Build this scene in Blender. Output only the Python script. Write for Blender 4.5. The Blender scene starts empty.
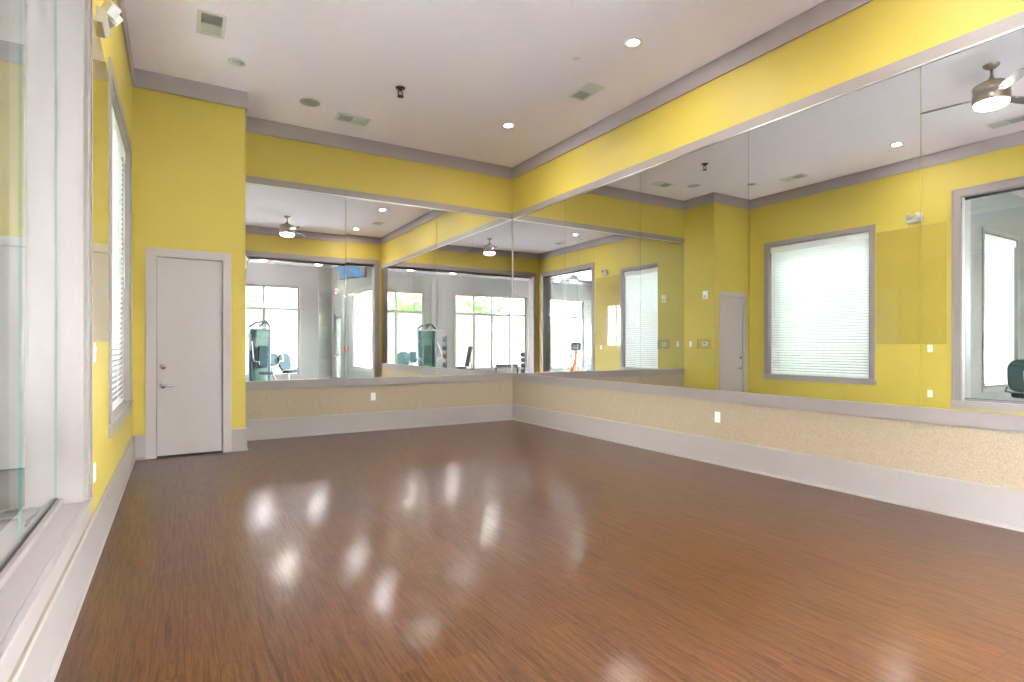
import bpy, bmesh, math, random
from mathutils import Vector, Matrix
random.seed(7)
PI = math.pi
sc = bpy.context.scene
COL = sc.collection

# ------------------------------------------------------------------ helpers
class MB:
    """collects shapes in one bmesh, built as ONE mesh object"""
    def __init__(s): s.bm = bmesh.new()
    def _xf(s, vs, m):
        if m is not None: bmesh.ops.transform(s.bm, matrix=m, verts=vs)
    def box(s, x0, x1, y0, y1, z0, z1, m=None):
        v = [s.bm.verts.new((x, y, z)) for z in (z0, z1) for y in (y0, y1) for x in (x0, x1)]
        for f in ((0,2,3,1), (4,5,7,6), (0,1,5,4), (2,6,7,3), (0,4,6,2), (1,3,7,5)):
            s.bm.faces.new([v[i] for i in f])
        s._xf(v, m); return s
    def lathe(s, prof, n=24, m=None, smooth=True):
        """prof: list of (r, z) revolved about z"""
        rings = []; vs = []
        for r, z in prof:
            if r < 1e-5: ring = [s.bm.verts.new((0, 0, z))]
            else: ring = [s.bm.verts.new((r*math.cos(2*PI*i/n), r*math.sin(2*PI*i/n), z)) for i in range(n)]
            rings.append(ring); vs += ring
        for a, b in zip(rings, rings[1:]):
            for i in range(n):
                j = (i+1) % n
                if len(a) == 1 and len(b) == 1: continue
                if len(a) == 1: f = s.bm.faces.new((a[0], b[i], b[j]))
                elif len(b) == 1: f = s.bm.faces.new((a[i], b[0], a[j]))
                else: f = s.bm.faces.new((a[i], b[i], b[j], a[j]))
                f.smooth = smooth
        s._xf(vs, m); return s
    def tube(s, pts, r, n=8, caps=True, closed=False):
        pts = [Vector(p) for p in pts]; rings = []; up = None
        for k, p in enumerate(pts):
            if closed: t = pts[(k+1) % len(pts)] - pts[k-1]
            else: t = pts[min(k+1, len(pts)-1)] - pts[max(k-1, 0)]
            t.normalize()
            if up is None:
                up = Vector((0, 0, 1)) if abs(t.z) < .9 else Vector((1, 0, 0))
            a = t.cross(up).normalized(); b = a.cross(t).normalized(); up = b
            rr = r[k] if isinstance(r, (list, tuple)) else r
            rings.append([s.bm.verts.new(p + a*rr*math.cos(2*PI*i/n) + b*rr*math.sin(2*PI*i/n)) for i in range(n)])
        prs = list(zip(rings, rings[1:])) + ([(rings[-1], rings[0])] if closed else [])
        for A, B in prs:
            for i in range(n):
                f = s.bm.faces.new((A[i], A[(i+1) % n], B[(i+1) % n], B[i])); f.smooth = True
        if caps and not closed:
            s.bm.faces.new(rings[0][::-1]); s.bm.faces.new(rings[-1])
        return s
    def prism(s, poly, h0, h1, axis='z', m=None):
        def P(a, b, h):
            return {'z': (a, b, h), 'y': (a, h, b), 'x': (h, a, b)}[axis]
        A = [s.bm.verts.new(P(a, b, h0)) for a, b in poly]; B = [s.bm.verts.new(P(a, b, h1)) for a, b in poly]
        n = len(poly); s.bm.faces.new(A[::-1]); s.bm.faces.new(B)
        for i in range(n): s.bm.faces.new((A[i], A[(i+1) % n], B[(i+1) % n], B[i]))
        s._xf(A+B, m); return s
    def ball(s, c, r, seg=16, sc3=(1, 1, 1), m=None):
        mm = Matrix.Translation(c) @ Matrix.Diagonal((*[r*k for k in sc3], 1))
        if m is not None: mm = m @ mm
        g = bmesh.ops.create_uvsphere(s.bm, u_segments=seg, v_segments=max(6, seg//2), radius=1, matrix=mm)
        for v in g['verts']:
            for f in v.link_faces: f.smooth = True
        return s
    def cells(s, us, vs, holes, make):
        """fills a u/v rectangle grid except the holes; make(u0,u1,v0,v1)"""
        U = sorted(set(list(us) + [a for h in holes for a in h[:2]])); V = sorted(set(list(vs) + [a for h in holes for a in h[2:]]))
        U = [u for u in U if us[0] <= u <= us[-1]]; V = [v for v in V if vs[0] <= v <= vs[-1]]
        for u0, u1 in zip(U, U[1:]):
            for v0, v1 in zip(V, V[1:]):
                cu, cv = (u0+u1)/2, (v0+v1)/2
                if any(h[0] < cu < h[1] and h[2] < cv < h[3] for h in holes): continue
                make(u0, u1, v0, v1)
        return s
    def build(s, name, mat, parent=None, bevel=0, loc=None, rot=None, seg=2):
        bmesh.ops.recalc_face_normals(s.bm, faces=s.bm.faces[:])
        me = bpy.data.meshes.new(name); s.bm.to_mesh(me); s.bm.free()
        me.materials.append(mat)
        o = bpy.data.objects.new(name, me); COL.objects.link(o)
        if parent: o.parent = parent
        if loc: o.location = loc
        if rot: o.rotation_euler = rot
        if bevel:
            b = o.modifiers.new('edge', 'BEVEL'); b.width = bevel; b.segments = seg; b.limit_method = 'ANGLE'; b.angle_limit = math.radians(40)
        return o

def tag(o, label, cat, group=None):
    o['label'] = label; o['category'] = cat
    if group: o['group'] = group
    return o
def struct(o):
    o['kind'] = 'structure'; return o
def thing(name, label, cat, loc=(0, 0, 0), rotz=0, group=None):
    o = bpy.data.objects.new(name, None); COL.objects.link(o)
    o.empty_display_size = .1; o.location = loc; o.rotation_euler = (0, 0, rotz)
    return tag(o, label, cat, group)
def copy_tree(o, parent=None):
    c = o.copy(); COL.objects.link(c)
    if parent: c.parent = parent
    for ch in list(o.children): copy_tree(ch, c)
    return c
def dup(o, loc, rotz, label, group=None):
    c = copy_tree(o); c.location = loc; c.rotation_euler = (0, 0, rotz); c['label'] = label
    if group: c['group'] = group
    return c
def rot(axis, deg): return Matrix.Rotation(math.radians(deg), 4, axis)
def tr(x, y, z): return Matrix.Translation((x, y, z))

# ------------------------------------------------------------------ materials
def nodes(name):
    m = bpy.data.materials.new(name); m.use_nodes = True
    nt = m.node_tree; nt.nodes.clear()
    out = nt.nodes.new('ShaderNodeOutputMaterial')
    return m, nt, out
def N(nt, t, **kw):
    n = nt.nodes.new(t)
    for k, v in kw.items():
        if k in n.inputs.keys(): n.inputs[k].default_value = v
        else: setattr(n, k, v)
    return n
def mat(name, col, rough=.5, metal=0, var=.04, scale=8, bump=0, bscale=200, spec=.5, coat=0):
    m, nt, out = nodes(name); L = nt.links.new
    b = N(nt, 'ShaderNodeBsdfPrincipled', Roughness=rough, Metallic=metal)
    b.inputs['Specular IOR Level'].default_value = spec
    b.inputs['Coat Weight'].default_value = coat
    tc = N(nt, 'ShaderNodeTexCoord')
    no = N(nt, 'ShaderNodeTexNoise', Scale=scale, Detail=3)
    L(tc.outputs['Object'], no.inputs['Vector'])
    mx = N(nt, 'ShaderNodeMix', data_type='RGBA')
    mx.inputs[6].default_value = (*[c*(1-var) for c in col], 1); mx.inputs[7].default_value = (*[min(1, c*(1+var)) for c in col], 1)
    L(no.outputs['Fac'], mx.inputs[0]); L(mx.outputs[2], b.inputs['Base Color'])
    if bump:
        n2 = N(nt, 'ShaderNodeTexNoise', Scale=bscale, Detail=2); L(tc.outputs['Object'], n2.inputs['Vector'])
        bp = N(nt, 'ShaderNodeBump', Strength=bump, Distance=.002); L(n2.outputs['Fac'], bp.inputs['Height']); L(bp.outputs['Normal'], b.inputs['Normal'])
    L(b.outputs[0], out.inputs[0]); return m
def emit(name, col, s):
    m, nt, out = nodes(name); e = N(nt, 'ShaderNodeEmission', Color=(*col, 1), Strength=s); nt.links.new(e.outputs[0], out.inputs[0]); return m
def thin_glass(name, tint, refl=1.6, rough=0):
    """clear sheet: transparent with a Fresnel reflection on its outward faces"""
    m, nt, out = nodes(name); L = nt.links.new
    t = N(nt, 'ShaderNodeBsdfTransparent', Color=(*tint, 1)); g = N(nt, 'ShaderNodeBsdfGlossy', Roughness=rough, Color=(1, 1, 1, 1))
    f1 = N(nt, 'ShaderNodeFresnel', IOR=refl); ge = N(nt, 'ShaderNodeNewGeometry')
    # both surfaces of the sheet together: 2R / (1 + R)
    a1 = N(nt, 'ShaderNodeMath', operation='ADD'); a1.inputs[1].default_value = 1; L(f1.outputs[0], a1.inputs[0])
    a2 = N(nt, 'ShaderNodeMath', operation='MULTIPLY'); a2.inputs[1].default_value = 2; L(f1.outputs[0], a2.inputs[0])
    fr = N(nt, 'ShaderNodeMath', operation='DIVIDE'); L(a2.outputs[0], fr.inputs[0]); L(a1.outputs[0], fr.inputs[1])
    inv = N(nt, 'ShaderNodeMath', operation='SUBTRACT'); inv.inputs[0].default_value = 1; L(ge.outputs['Backfacing'], inv.inputs[1])
    mu = N(nt, 'ShaderNodeMath', operation='MULTIPLY'); L(fr.outputs[0], mu.inputs[0]); L(inv.outputs[0], mu.inputs[1])
    mx = N(nt, 'ShaderNodeMixShader'); L(mu.outputs[0], mx.inputs[0]); L(t.outputs[0], mx.inputs[1]); L(g.outputs[0], mx.inputs[2])
    L(mx.outputs[0], out.inputs[0]); return m
def cloth(name, col, trans):
    """diffuse cloth or slat that lets daylight glow through"""
    m, nt, out = nodes(name); L = nt.links.new
    tc = N(nt, 'ShaderNodeTexCoord'); wv = N(nt, 'ShaderNodeTexNoise', Scale=60, Detail=2); L(tc.outputs['Object'], wv.inputs['Vector'])
    mx0 = N(nt, 'ShaderNodeMix', data_type='RGBA'); mx0.inputs[6].default_value = (*[c*.97 for c in col], 1); mx0.inputs[7].default_value = (*col, 1); L(wv.outputs['Fac'], mx0.inputs[0])
    d = N(nt, 'ShaderNodeBsdfDiffuse'); t = N(nt, 'ShaderNodeBsdfTranslucent'); L(mx0.outputs[2], d.inputs[0]); L(mx0.outputs[2], t.inputs[0])
    mx = N(nt, 'ShaderNodeMixShader'); mx.inputs[0].default_value = trans; L(d.outputs[0], mx.inputs[1]); L(t.outputs[0], mx.inputs[2]); L(mx.outputs[0], out.inputs[0]); return m

YEL = mat('yellow_paint', (.47, .352, .056), .55, var=.03, scale=2, bump=.08, bscale=300)
CEIL = mat('ceiling_paint', (.94, .885, .985), .8, var=.015, scale=1.5, bump=.05, bscale=250)
CROWN = mat('mauve_grey_trim_paint', (.335, .28, .288), .5, var=.02)
TRIM = mat('warm_grey_trim_paint', (.262, .218, .208), .45, var=.02)
BASE = mat('pale_baseboard_paint', (.315, .272, .258), .42, var=.02)
DOORP = mat('pale_door_paint', (.39, .338, .322), .4, var=.015)
GYMW = mat('pale_gym_wall_paint', (.18, .165, .15), .7, var=.02, scale=2)
WHITE = mat('white_plastic', (.70, .69, .67), .35, var=.01)
IVORY = mat('ivory_metal', (.46, .43, .36), .35, var=.01)
BLACK = mat('black_rubber', (.018, .018, .02), .5, var=.1)
DARKM = mat('dark_bronze_metal', (.06, .055, .05), .35, metal=.6, var=.05)
NICKEL = mat('brushed_nickel', (.44, .39, .34), .28, metal=1, var=.05, scale=30)
CHROME = mat('chrome', (.75, .75, .76), .12, metal=1, var=.02)
ALU = mat('aluminium', (.62, .62, .62), .3, metal=1, var=.03)
STORE = mat('taupe_window_frame', (.19, .165, .14), .45, metal=.1, var=.03)
TEAL = mat('dark_teal_vinyl', (.02, .042, .044), .5, var=.1, scale=12, spec=.15)
STEELB = mat('blue_grey_machine_paint', (.035, .062, .07), .6, var=.05, spec=.12)
SILVER = mat('silver_machine_paint', (.30, .31, .32), .35, metal=.4, var=.03)
GREENM = mat('dark_green_machine_panel', (.05, .085, .06), .4, var=.1)
ORANGE = mat('orange_plastic', (.85, .22, .03), .35, var=.04)
RED = mat('red_plastic', (.55, .03, .03), .35, var=.04)
CARPET = mat('grey_gym_carpet', (.20, .185, .175), .9, var=.2, scale=40, bump=.3, bscale=150)
GREYG = mat('grey_grille', (.72, .74, .75), .5, var=.04)
VENTG = mat('shaded_louvres', (.40, .42, .45), .5, var=.04)
DARKG = mat('dark_grille', (.16, .165, .175), .6, var=.05)
SPK = mat('speaker_and_unlit_can_grey', (.50, .52, .55), .7, var=.05, scale=200)
CABLE = mat('grey_cable', (.25, .26, .27), .5, var=.05)
BLADE = mat('fan_blade_laminate', (.11, .095, .085), .45, var=.08)
SLAT = cloth('white_blind_slat', (.93, .93, .925), .165)
SHADE = cloth('white_roller_shade', (.84, .80, .72), .065)
MIRROR = mat('silvered_mirror', (.76, .77, .765), .0, metal=1, var=0)
MEDGE = mat('mirror_glass_edge', (.10, .16, .14), .2, var=.05)
GLASS = thin_glass('clear_glass', (.945, .97, .955), 1.5)
WGLASS = thin_glass('window_glass', (.95, .97, .96), 1.4)
LGLASS = thin_glass('lightly_tinted_window_glass', (.70, .72, .71), 1.4)
TGLASS = thin_glass('tinted_window_glass', (.40, .43, .415), 1.4)
ACRYL = thin_glass('clear_acrylic', (.975, .975, .965), 1.49)
GEDGE = mat('green_glass_edge', (.05, .22, .21), .15, var=.05)
LAMP = emit('lit_lamp_lens', (1, .97, .93), 10)
BOWL = emit('lit_fan_bowl', (1, .97, .93), 12)
PALE_GROUND = mat('pale_bounce_paving', (.52, .51, .47), .9, var=.12, scale=3)  # ground made pale to bounce daylight up onto the ceilings
HEDGE = mat('hedge_leaves', (.05, .10, .03), .7, var=.5, scale=3)
LEAF = mat('tree_leaves', (.13, .26, .05), .7, var=.5, scale=2)
BARK = mat('tree_bark', (.10, .07, .05), .9, var=.3)
SIDING = mat('white_siding', (.82, .82, .80), .7, var=.02)
BRICKM = mat('red_brick_wall', (.40, .19, .13), .8, var=.2, scale=6)
GREYW = mat('grey_house_window', (.28, .31, .34), .2, var=.05)

def wallpaper():
    m, nt, out = nodes('speckled_tan_wallcovering'); L = nt.links.new
    tc = N(nt, 'ShaderNodeTexCoord'); v = N(nt, 'ShaderNodeTexVoronoi', Scale=75); n = N(nt, 'ShaderNodeTexNoise', Scale=130, Detail=3)
    L(tc.outputs['Object'], v.inputs['Vector']); L(tc.outputs['Object'], n.inputs['Vector'])
    r = N(nt, 'ShaderNodeValToRGB'); r.color_ramp.elements[0].position = .34; r.color_ramp.elements[0].color = (.29, .212, .138, 1); r.color_ramp.elements[1].position = .62; r.color_ramp.elements[1].color = (.38, .30, .215, 1)
    L(n.outputs['Fac'], r.inputs[0])
    b = N(nt, 'ShaderNodeBsdfPrincipled', Roughness=.7); L(r.outputs[0], b.inputs['Base Color'])
    bp = N(nt, 'ShaderNodeBump', Strength=.25, Distance=.004); L(v.outputs['Distance'], bp.inputs['Height']); L(bp.outputs[0], b.inputs['Normal'])
    L(b.outputs[0], out.inputs[0]); return m
PAPER = wallpaper()

def woodfloor():
    m, nt, out = nodes('glossy_brown_plank_floor'); L = nt.links.new
    tc = N(nt, 'ShaderNodeTexCoord'); sx = N(nt, 'ShaderNodeSeparateXYZ'); L(tc.outputs['Object'], sx.inputs[0])
    cb = N(nt, 'ShaderNodeCombineXYZ'); L(sx.outputs['Y'], cb.inputs['X']); L(sx.outputs['X'], cb.inputs['Y'])
    br = N(nt, 'ShaderNodeTexBrick', Scale=1.0, offset=.37, offset_frequency=2)
    for k, v in (('Mortar Size', .0014), ('Mortar Smooth', .2), ('Bias', 0.0), ('Brick Width', 1.22), ('Row Height', .125)): br.inputs[k].default_value = v
    br.inputs['Color1'].default_value = (0, 0, 0, 1); br.inputs['Color2'].default_value = (1, 1, 1, 1); br.inputs['Mortar'].default_value = (.5, .5, .5, 1)
    L(cb.outputs[0], br.inputs['Vector'])
    # grain stretched along the planks, shifted from plank to plank
    mp = N(nt, 'ShaderNodeMapping'); mp.inputs['Scale'].default_value = (60, 3.2, 1); L(tc.outputs['Object'], mp.inputs['Vector'])
    sh = N(nt, 'ShaderNodeVectorMath', operation='MULTIPLY_ADD'); sh.inputs[1].default_value = (9, 5, 0); L(br.outputs['Color'], sh.inputs[0]); L(mp.outputs[0], sh.inputs[2])
    g = N(nt, 'ShaderNodeTexNoise', Scale=1.0, Detail=3, Roughness=.55, Distortion=.6); L(sh.outputs[0], g.inputs['Vector'])
    mp2 = N(nt, 'ShaderNodeMapping'); mp2.inputs['Scale'].default_value = (190, 16, 1); L(tc.outputs['Object'], mp2.inputs['Vector'])
    g2 = N(nt, 'ShaderNodeTexNoise', Scale=1.0, Detail=2, Roughness=.5); L(mp2.outputs[0], g2.inputs['Vector'])
    r = N(nt, 'ShaderNodeValToRGB'); e = r.color_ramp.elements
    e[0].position = .25; e[0].color = (.050, .018, .0075, 1); e[1].position = .78; e[1].color = (.140, .060, .025, 1)
    q = e.new(.5); q.color = (.100, .039, .0155, 1)
    L(g.outputs['Fac'], r.inputs[0])
    r2 = N(nt, 'ShaderNodeValToRGB'); r2.color_ramp.elements[0].position = .30; r2.color_ramp.elements[0].color = (.58, .54, .51, 1); r2.color_ramp.elements[1].position = .52; r2.color_ramp.elements[1].color = (1, 1, 1, 1)
    L(g2.outputs['Fac'], r2.inputs[0])
    m1 = N(nt, 'ShaderNodeMix', data_type='RGBA', blend_type='MULTIPLY'); m1.inputs[0].default_value = .75; L(r.outputs[0], m1.inputs[6]); L(r2.outputs[0], m1.inputs[7])
    # plank to plank tone
    tn = N(nt, 'ShaderNodeMapRange'); tn.inputs['To Min'].default_value = .93; tn.inputs['To Max'].default_value = 1.07; L(br.outputs['Color'], tn.inputs[0])
    m2 = N(nt, 'ShaderNodeMix', data_type='RGBA', blend_type='MULTIPLY'); m2.inputs[0].default_value = 1; L(m1.outputs[2], m2.inputs[6]); L(tn.outputs[0], m2.inputs[7])
    m3 = N(nt, 'ShaderNodeMix', data_type='RGBA'); m3.inputs[7].default_value = (.045, .02, .011, 1); L(br.outputs['Fac'], m3.inputs[0]); L(m2.outputs[2], m3.inputs[6])
    b = N(nt, 'ShaderNodeBsdfPrincipled', Roughness=.2); L(m3.outputs[2], b.inputs['Base Color'])
    b.inputs['Specular IOR Level'].default_value = .10; b.inputs['Coat Weight'].default_value = .5; b.inputs['Coat Roughness'].default_value = .13
    rr = N(nt, 'ShaderNodeMapRange'); rr.inputs['To Min'].default_value = .29; rr.inputs['To Max'].default_value = .36; L(g2.outputs['Fac'], rr.inputs[0]); L(rr.outputs[0], b.inputs['Roughness'])
    hs = N(nt, 'ShaderNodeMath', operation='SUBTRACT'); L(g2.outputs['Fac'], hs.inputs[0]); L(br.outputs['Fac'], hs.inputs[1])
    bp = N(nt, 'ShaderNodeBump', Strength=.14, Distance=.002); L(hs.outputs[0], bp.inputs['Height']); L(bp.outputs[0], b.inputs['Normal']); L(bp.outputs[0], b.inputs['Coat Normal'])
    L(b.outputs[0], out.inputs[0]); return m
WOOD = woodfloor()

# ------------------------------------------------------------------ measures (metres; corner of the mirrored walls at the origin)
ZC, ZCB = 4.63, 4.417            # ceiling, bottom of the crown board
ZTT, ZMT = 3.787, 3.684          # board over the mirrors
ZRT, ZRB, ZB = .846, .728, .293  # rail under the mirrors, baseboard top
XL = -5.735                      # studio side of left wall
CX, CY = -4.523, -.817           # closet corner
YF0, YF1 = -7.70, -8.0           # far (open) wall
OY0, OY1, OZ0, OZ1 = -4.74, -7.42, .455, 3.81   # glazed opening of the left wall
WY0, WY1, WZ0, WZ1 = -1.27, -3.33, .745, 3.50   # blind window of the left wall
XG = -6.06                       # gym side of left wall

# ------------------------------------------------------------------ setting: floors, ceilings
struct(MB().box(XG, .012, YF1-.02, .012, -.05, 0).build('floor', WOOD))
b = MB(); b.box(-13, .0, -13.25, YF1-.02, -.05, -.004); b.box(-13, XG, YF1-.02, -4.35, -.05, -.004)
struct(b.build('floor_gym', CARPET))
cans = [(-1.06, -1.64), (-1.06, -4.28), (-1.0, -6.80), (-4.72, -4.24), (-4.68, -1.61)]
b = MB()
b.cells((XG, .25), (YF1, .25), [(x-.068, x+.068, y-.068, y+.068) for x, y in cans], lambda u0, u1, v0, v1: b.box(u0, u1, v0, v1, ZC, ZC+.17))
struct(b.build('ceiling', CEIL))
b = MB(); b.box(-13.2, .25, -13.5, YF1, ZC, ZC+.17); b.box(-13.2, XG, YF1, -4.15, ZC, ZC+.17)
struct(b.build('ceiling_gym', CEIL))
b = MB(); b.box(-13.4, .4, -13.7, -4.0, ZC+.175, ZC+.25); b.box(XG-.2, .4, -4.0, .4, ZC+.175, ZC+.25)
struct(b.build('roof', DARKM))

# back and right walls (mirrors stand 12 mm in front)
T = .012
struct(MB().box(XL-.3, .25, T, .25, ZMT, ZC).box(CX-.2, .25, T, .25, ZRB, ZMT).box(XL-.3, CX-.2, T, .25, 0, ZMT).build('wall_back', YEL))
struct(MB().box(CX-.1, T, T, .25, 0, ZRB).build('wall_back_wainscot', PAPER))
struct(MB().box(T, .25, YF1, T, ZRB, ZC).build('wall_right', YEL))
struct(MB().box(T, .25, YF1, .25, 0, ZRB).build('wall_right_wainscot', PAPER))
# left wall: yellow room side, pale gym side
holesL = [(WY1, WY0, WZ0-.022, WZ1), (OY1, OY0, OZ0-.022, OZ1)]
b = MB(); b.cells((YF1, T), (0, ZC), holesL, lambda u0, u1, v0, v1: b.box(XL-.12, XL, u0, u1, v0, v1)); struct(b.build('wall_left', YEL))
b = MB(); b.cells((YF1, T), (0, ZC), holesL, lambda u0, u1, v0, v1: b.box(XG, XL-.12, u0, u1, v0, v1)); struct(b.build('wall_left_gym_side', GYMW))
# far wall with the wide open doorway
FX0, FX1, FZ = -5.52, -.19, 3.81
holesF = [(FX0, FX1, -.01, FZ)]
b = MB(); b.cells((XL, T), (0, ZC), holesF, lambda u0, u1, v0, v1: b.box(u0, u1, YF0-.15, YF0, v0, v1)); struct(b.build('wall_front', YEL))
b = MB(); b.cells((XL, 0), (0, ZC), holesF, lambda u0, u1, v0, v1: b.box(u0, u1, YF1, YF0-.15, v0, v1)); struct(b.build('wall_front_gym_side', GYMW))
# closet
DX0, DX1, DZ = -5.49, -4.79, 2.425
b = MB(); b.cells((XL, CX), (0, ZC), [(DX0-.02, DX1+.02, -.01, DZ+.02)], lambda u0, u1, v0, v1: b.box(u0, u1, CY, CY+.12, v0, v1)); struct(b.build('wall_closet_front', YEL))
struct(MB().box(CX-.12, CX, CY+.12, T, 0, ZC).build('wall_closet_side', YEL))
# gym shell
WIN_Z0, WIN_ZT, WIN_Z1 = .32, 2.78, 3.62
GW = [(-3.62, -1.2), (-8.75, -5.08), (-12.15, -9.93)]
b = MB(); b.cells((-13, .25), (0, ZC), [(a, c, WIN_Z0, WIN_Z1) for a, c in GW], lambda u0, u1, v0, v1: b.box(u0, u1, -13.45, -13.25, v0, v1)); struct(b.build('wall_gym_front', GYMW))
EDY0, EDY1 = -12.85, -11.91; SWY0, SWY1 = -10.85, -8.6
b = MB(); b.cells((-13.45, YF1), (0, ZC), [(EDY0, EDY1, -.01, 2.62), (SWY0, SWY1, .6, 3.2)], lambda u0, u1, v0, v1: b.box(0, .25, u0, u1, v0, v1)); struct(b.build('wall_gym_right', GYMW))
BW = (-9.40, -7.78, .58, 3.50)
b = MB(); b.cells((-13, XG), (0, ZC), [BW], lambda u0, u1, v0, v1: b.box(u0, u1, -4.35, -4.15, v0, v1)); struct(b.build('wall_gym_back', GYMW))
b = MB(); b.cells((-13.45, -4.15), (0, ZC), [(-12.6, -9.1, .35, 3.8)], lambda u0, u1, v0, v1: b.box(-13.2, -13, u0, u1, v0, v1)); struct(b.build('wall_gym_left', GYMW))
for n, a, c in ((7, -12.6, -9.1),):  # unseen window, added to let more daylight into gym and studio
    b = MB(); f = .05
    b.box(-13.14, -13.08, a, a+f, .35, 3.8).box(-13.14, -13.08, c-f, c, .35, 3.8).box(-13.14, -13.08, a+f, c-f, .35, .35+f).box(-13.14, -13.08, a+f, c-f, 3.75, 3.8).box(-13.14, -13.08, a+f, c-f, 2.76, 2.82)
    for k in (1, 2): b.box(-13.13, -13.09, a+(c-a)*k/3-.03, a+(c-a)*k/3+.03, .40, 3.75)
    w = struct(b.build('window_%d' % n, STORE)); MB().box(-13.113, -13.107, a+f, c-f, .40, 3.75).build('window_pane', LGLASS, w)

# ------------------------------------------------------------------ crown boards, baseboards, rails
CT = .022
b = MB().box(CX, T, T-CT, T, ZCB, ZC)
struct(b.build('trim_crown_back', CROWN, bevel=.002))
struct(MB().box(T-CT, T, YF0, T-CT, ZCB, ZC).build('trim_crown_right', CROWN, bevel=.002))
struct(MB().box(XL, CX+CT, CY-CT, CY, ZCB, ZC).box(CX, CX+CT, CY, T-CT, ZCB, ZC).build('trim_crown_closet', CROWN, bevel=.002))
struct(MB().box(XL, XL+CT, YF0, CY-CT, ZCB, ZC).build('trim_crown_left', CROWN, bevel=.002))
struct(MB().box(XL+CT, T-CT, YF0, YF0+CT, ZCB, ZC).build('trim_crown_front', CROWN, bevel=.002))
b = MB().box(-13, 0, -13.25, -13.25+CT, ZCB, ZC).box(-CT, 0, -13.25+CT, YF1, ZCB, ZC).box(-13, XG, -4.35-CT, -4.35, ZCB, ZC).box(XG-CT, XG, YF1, -4.35-CT, ZCB, ZC)
b.box(XG-CT, -CT, YF1-CT, YF1, ZCB, ZC)
struct(b.build('trim_crown_gym', CROWN, bevel=.002))
def baseboard(name, p0, p1, nrm):
    """flat board with a fine cap and a shoe strip; p0->p1 along the wall foot, nrm points into the room"""
    b = MB(); d = Vector(p1) - Vector(p0); L = d.length; d.normalize(); n = Vector(nrm)
    m = Matrix((( d.x, n.x, 0, p0[0]), (d.y, n.y, 0, p0[1]), (0, 0, 1, 0), (0, 0, 0, 1)))
    prof = [(0, 0), (.034, 0), (.034, .012), (.028, .022), (.020, .026), (.020, ZB-.012), (.016, ZB-.003), (.012, ZB), (0, ZB)]
    b.prism(prof, 0, L, 'x', m)
    return struct(b.build(name, BASE))
baseboard('baseboard_back', (CX, T), (T, T), (0, -1, 0))
baseboard('baseboard_right', (T, T), (T, YF0), (-1, 0, 0))
baseboard('baseboard_left', (XL, YF0), (XL, CY), (1, 0, 0))
baseboard('baseboard_closet_front', (DX1+.10, CY), (CX+.02, CY), (0, -1, 0))
baseboard('baseboard_closet_front', (XL, CY), (DX0-.115, CY), (0, -1, 0))
baseboard('baseboard_closet_side', (CX, CY-.02), (CX, T), (1, 0, 0))
b = MB().box(-13, -.02, -13.25, -13.23, 0, .16).box(-.02, 0, -13.25, EDY0-.06, 0, .16).box(-.02, 0, EDY1+.06, YF1, 0, .16).box(-13, XG, -4.37, -4.35, 0, .16).box(XG-.02, XG, YF1, -4.37, 0, .16)
struct(b.build('baseboard_gym', CROWN))
# boards framing the mirrors
struct(MB().box(CX, 0, -.012, T, ZMT, ZTT).build('trim_mirror_top_back', TRIM, bevel=.003))
struct(MB().box(-.012, T, YF0, -.012, ZMT, ZTT).build('trim_mirror_top_right', TRIM, bevel=.003))
struct(MB().box(CX, 0, -.014, T, ZRB, ZRT).box(CX, 0, -.006, T, ZRB-.012, ZRB).build('trim_mirror_rail_back', TRIM, bevel=.003))
struct(MB().box(-.014, T, YF0, -.014, ZRB, ZRT).box(-.006, T, YF0, -.006, ZRB-.012, ZRB).build('trim_mirror_rail_right', TRIM, bevel=.003))
struct(MB().box(CX, -.02, -.010, -.004, ZMT-.016, ZMT).build('trim_channel_back', ALU))
struct(MB().box(-.010, -.004, YF0, -.02, ZMT-.016, ZMT).build('trim_channel_right', ALU))
struct(MB().box(-.009, T, -.009, T, ZRT, ZMT).build('trim_mirror_corner', NICKEL))

# ------------------------------------------------------------------ mirror panels
def mirror(c0, c1, axis, label, yaw=0, pitch=0, group='mirror panels'):
    w = abs(c1-c0)/2 - .0025; h = (ZMT-ZRT)/2 - .003; c = (c0+c1)/2; z = (ZMT+ZRT)/2
    t = thing('wall_mirror', label, 'mirror', (c, 0, z) if axis == 'x' else (0, c, z), 0)
    b = MB().box(-w, w, 0, .006, -h, h); 
    o = b.build('mirror_glass', MIRROR, t)
    if axis == 'y': t.rotation_euler = (0, 0, -PI/2)
    # panel hung a hair out of true, as its image in the photograph shows
    o.rotation_euler = (math.radians(pitch), 0, math.radians(yaw)); o.location = (0, .0015, 0)
    MB().box(-w, w, .0066, .0085, -h, h).build('backing', MEDGE, t).rotation_euler = o.rotation_euler
    return t
mirror(CX, -3.03, 'x', 'mirror panel on the back wall, the one touching the closet corner', yaw=.33, pitch=-.1)
mirror(-3.03, -1.50, 'x', 'middle mirror panel of the back wall, above the wall outlet')
mirror(-1.50, -.010, 'x', 'mirror panel on the back wall, the one touching the mirrored room corner')
sy = [-.010, -1.62, -3.29, -4.93, -6.55, YF0]
for (a, c), l in zip(zip(sy, sy[1:]), ['first mirror panel of the long right wall, touching the mirrored room corner',
        'second mirror panel of the right wall counted from the mirrored room corner',
        'third mirror panel of the right wall, showing the closet and its yellow side',
        'fourth mirror panel of the right wall, showing the white window blind',
        'last mirror panel of the right wall, showing the lit ceiling fan']):
    mirror(a, c, 'y', l)

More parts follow.
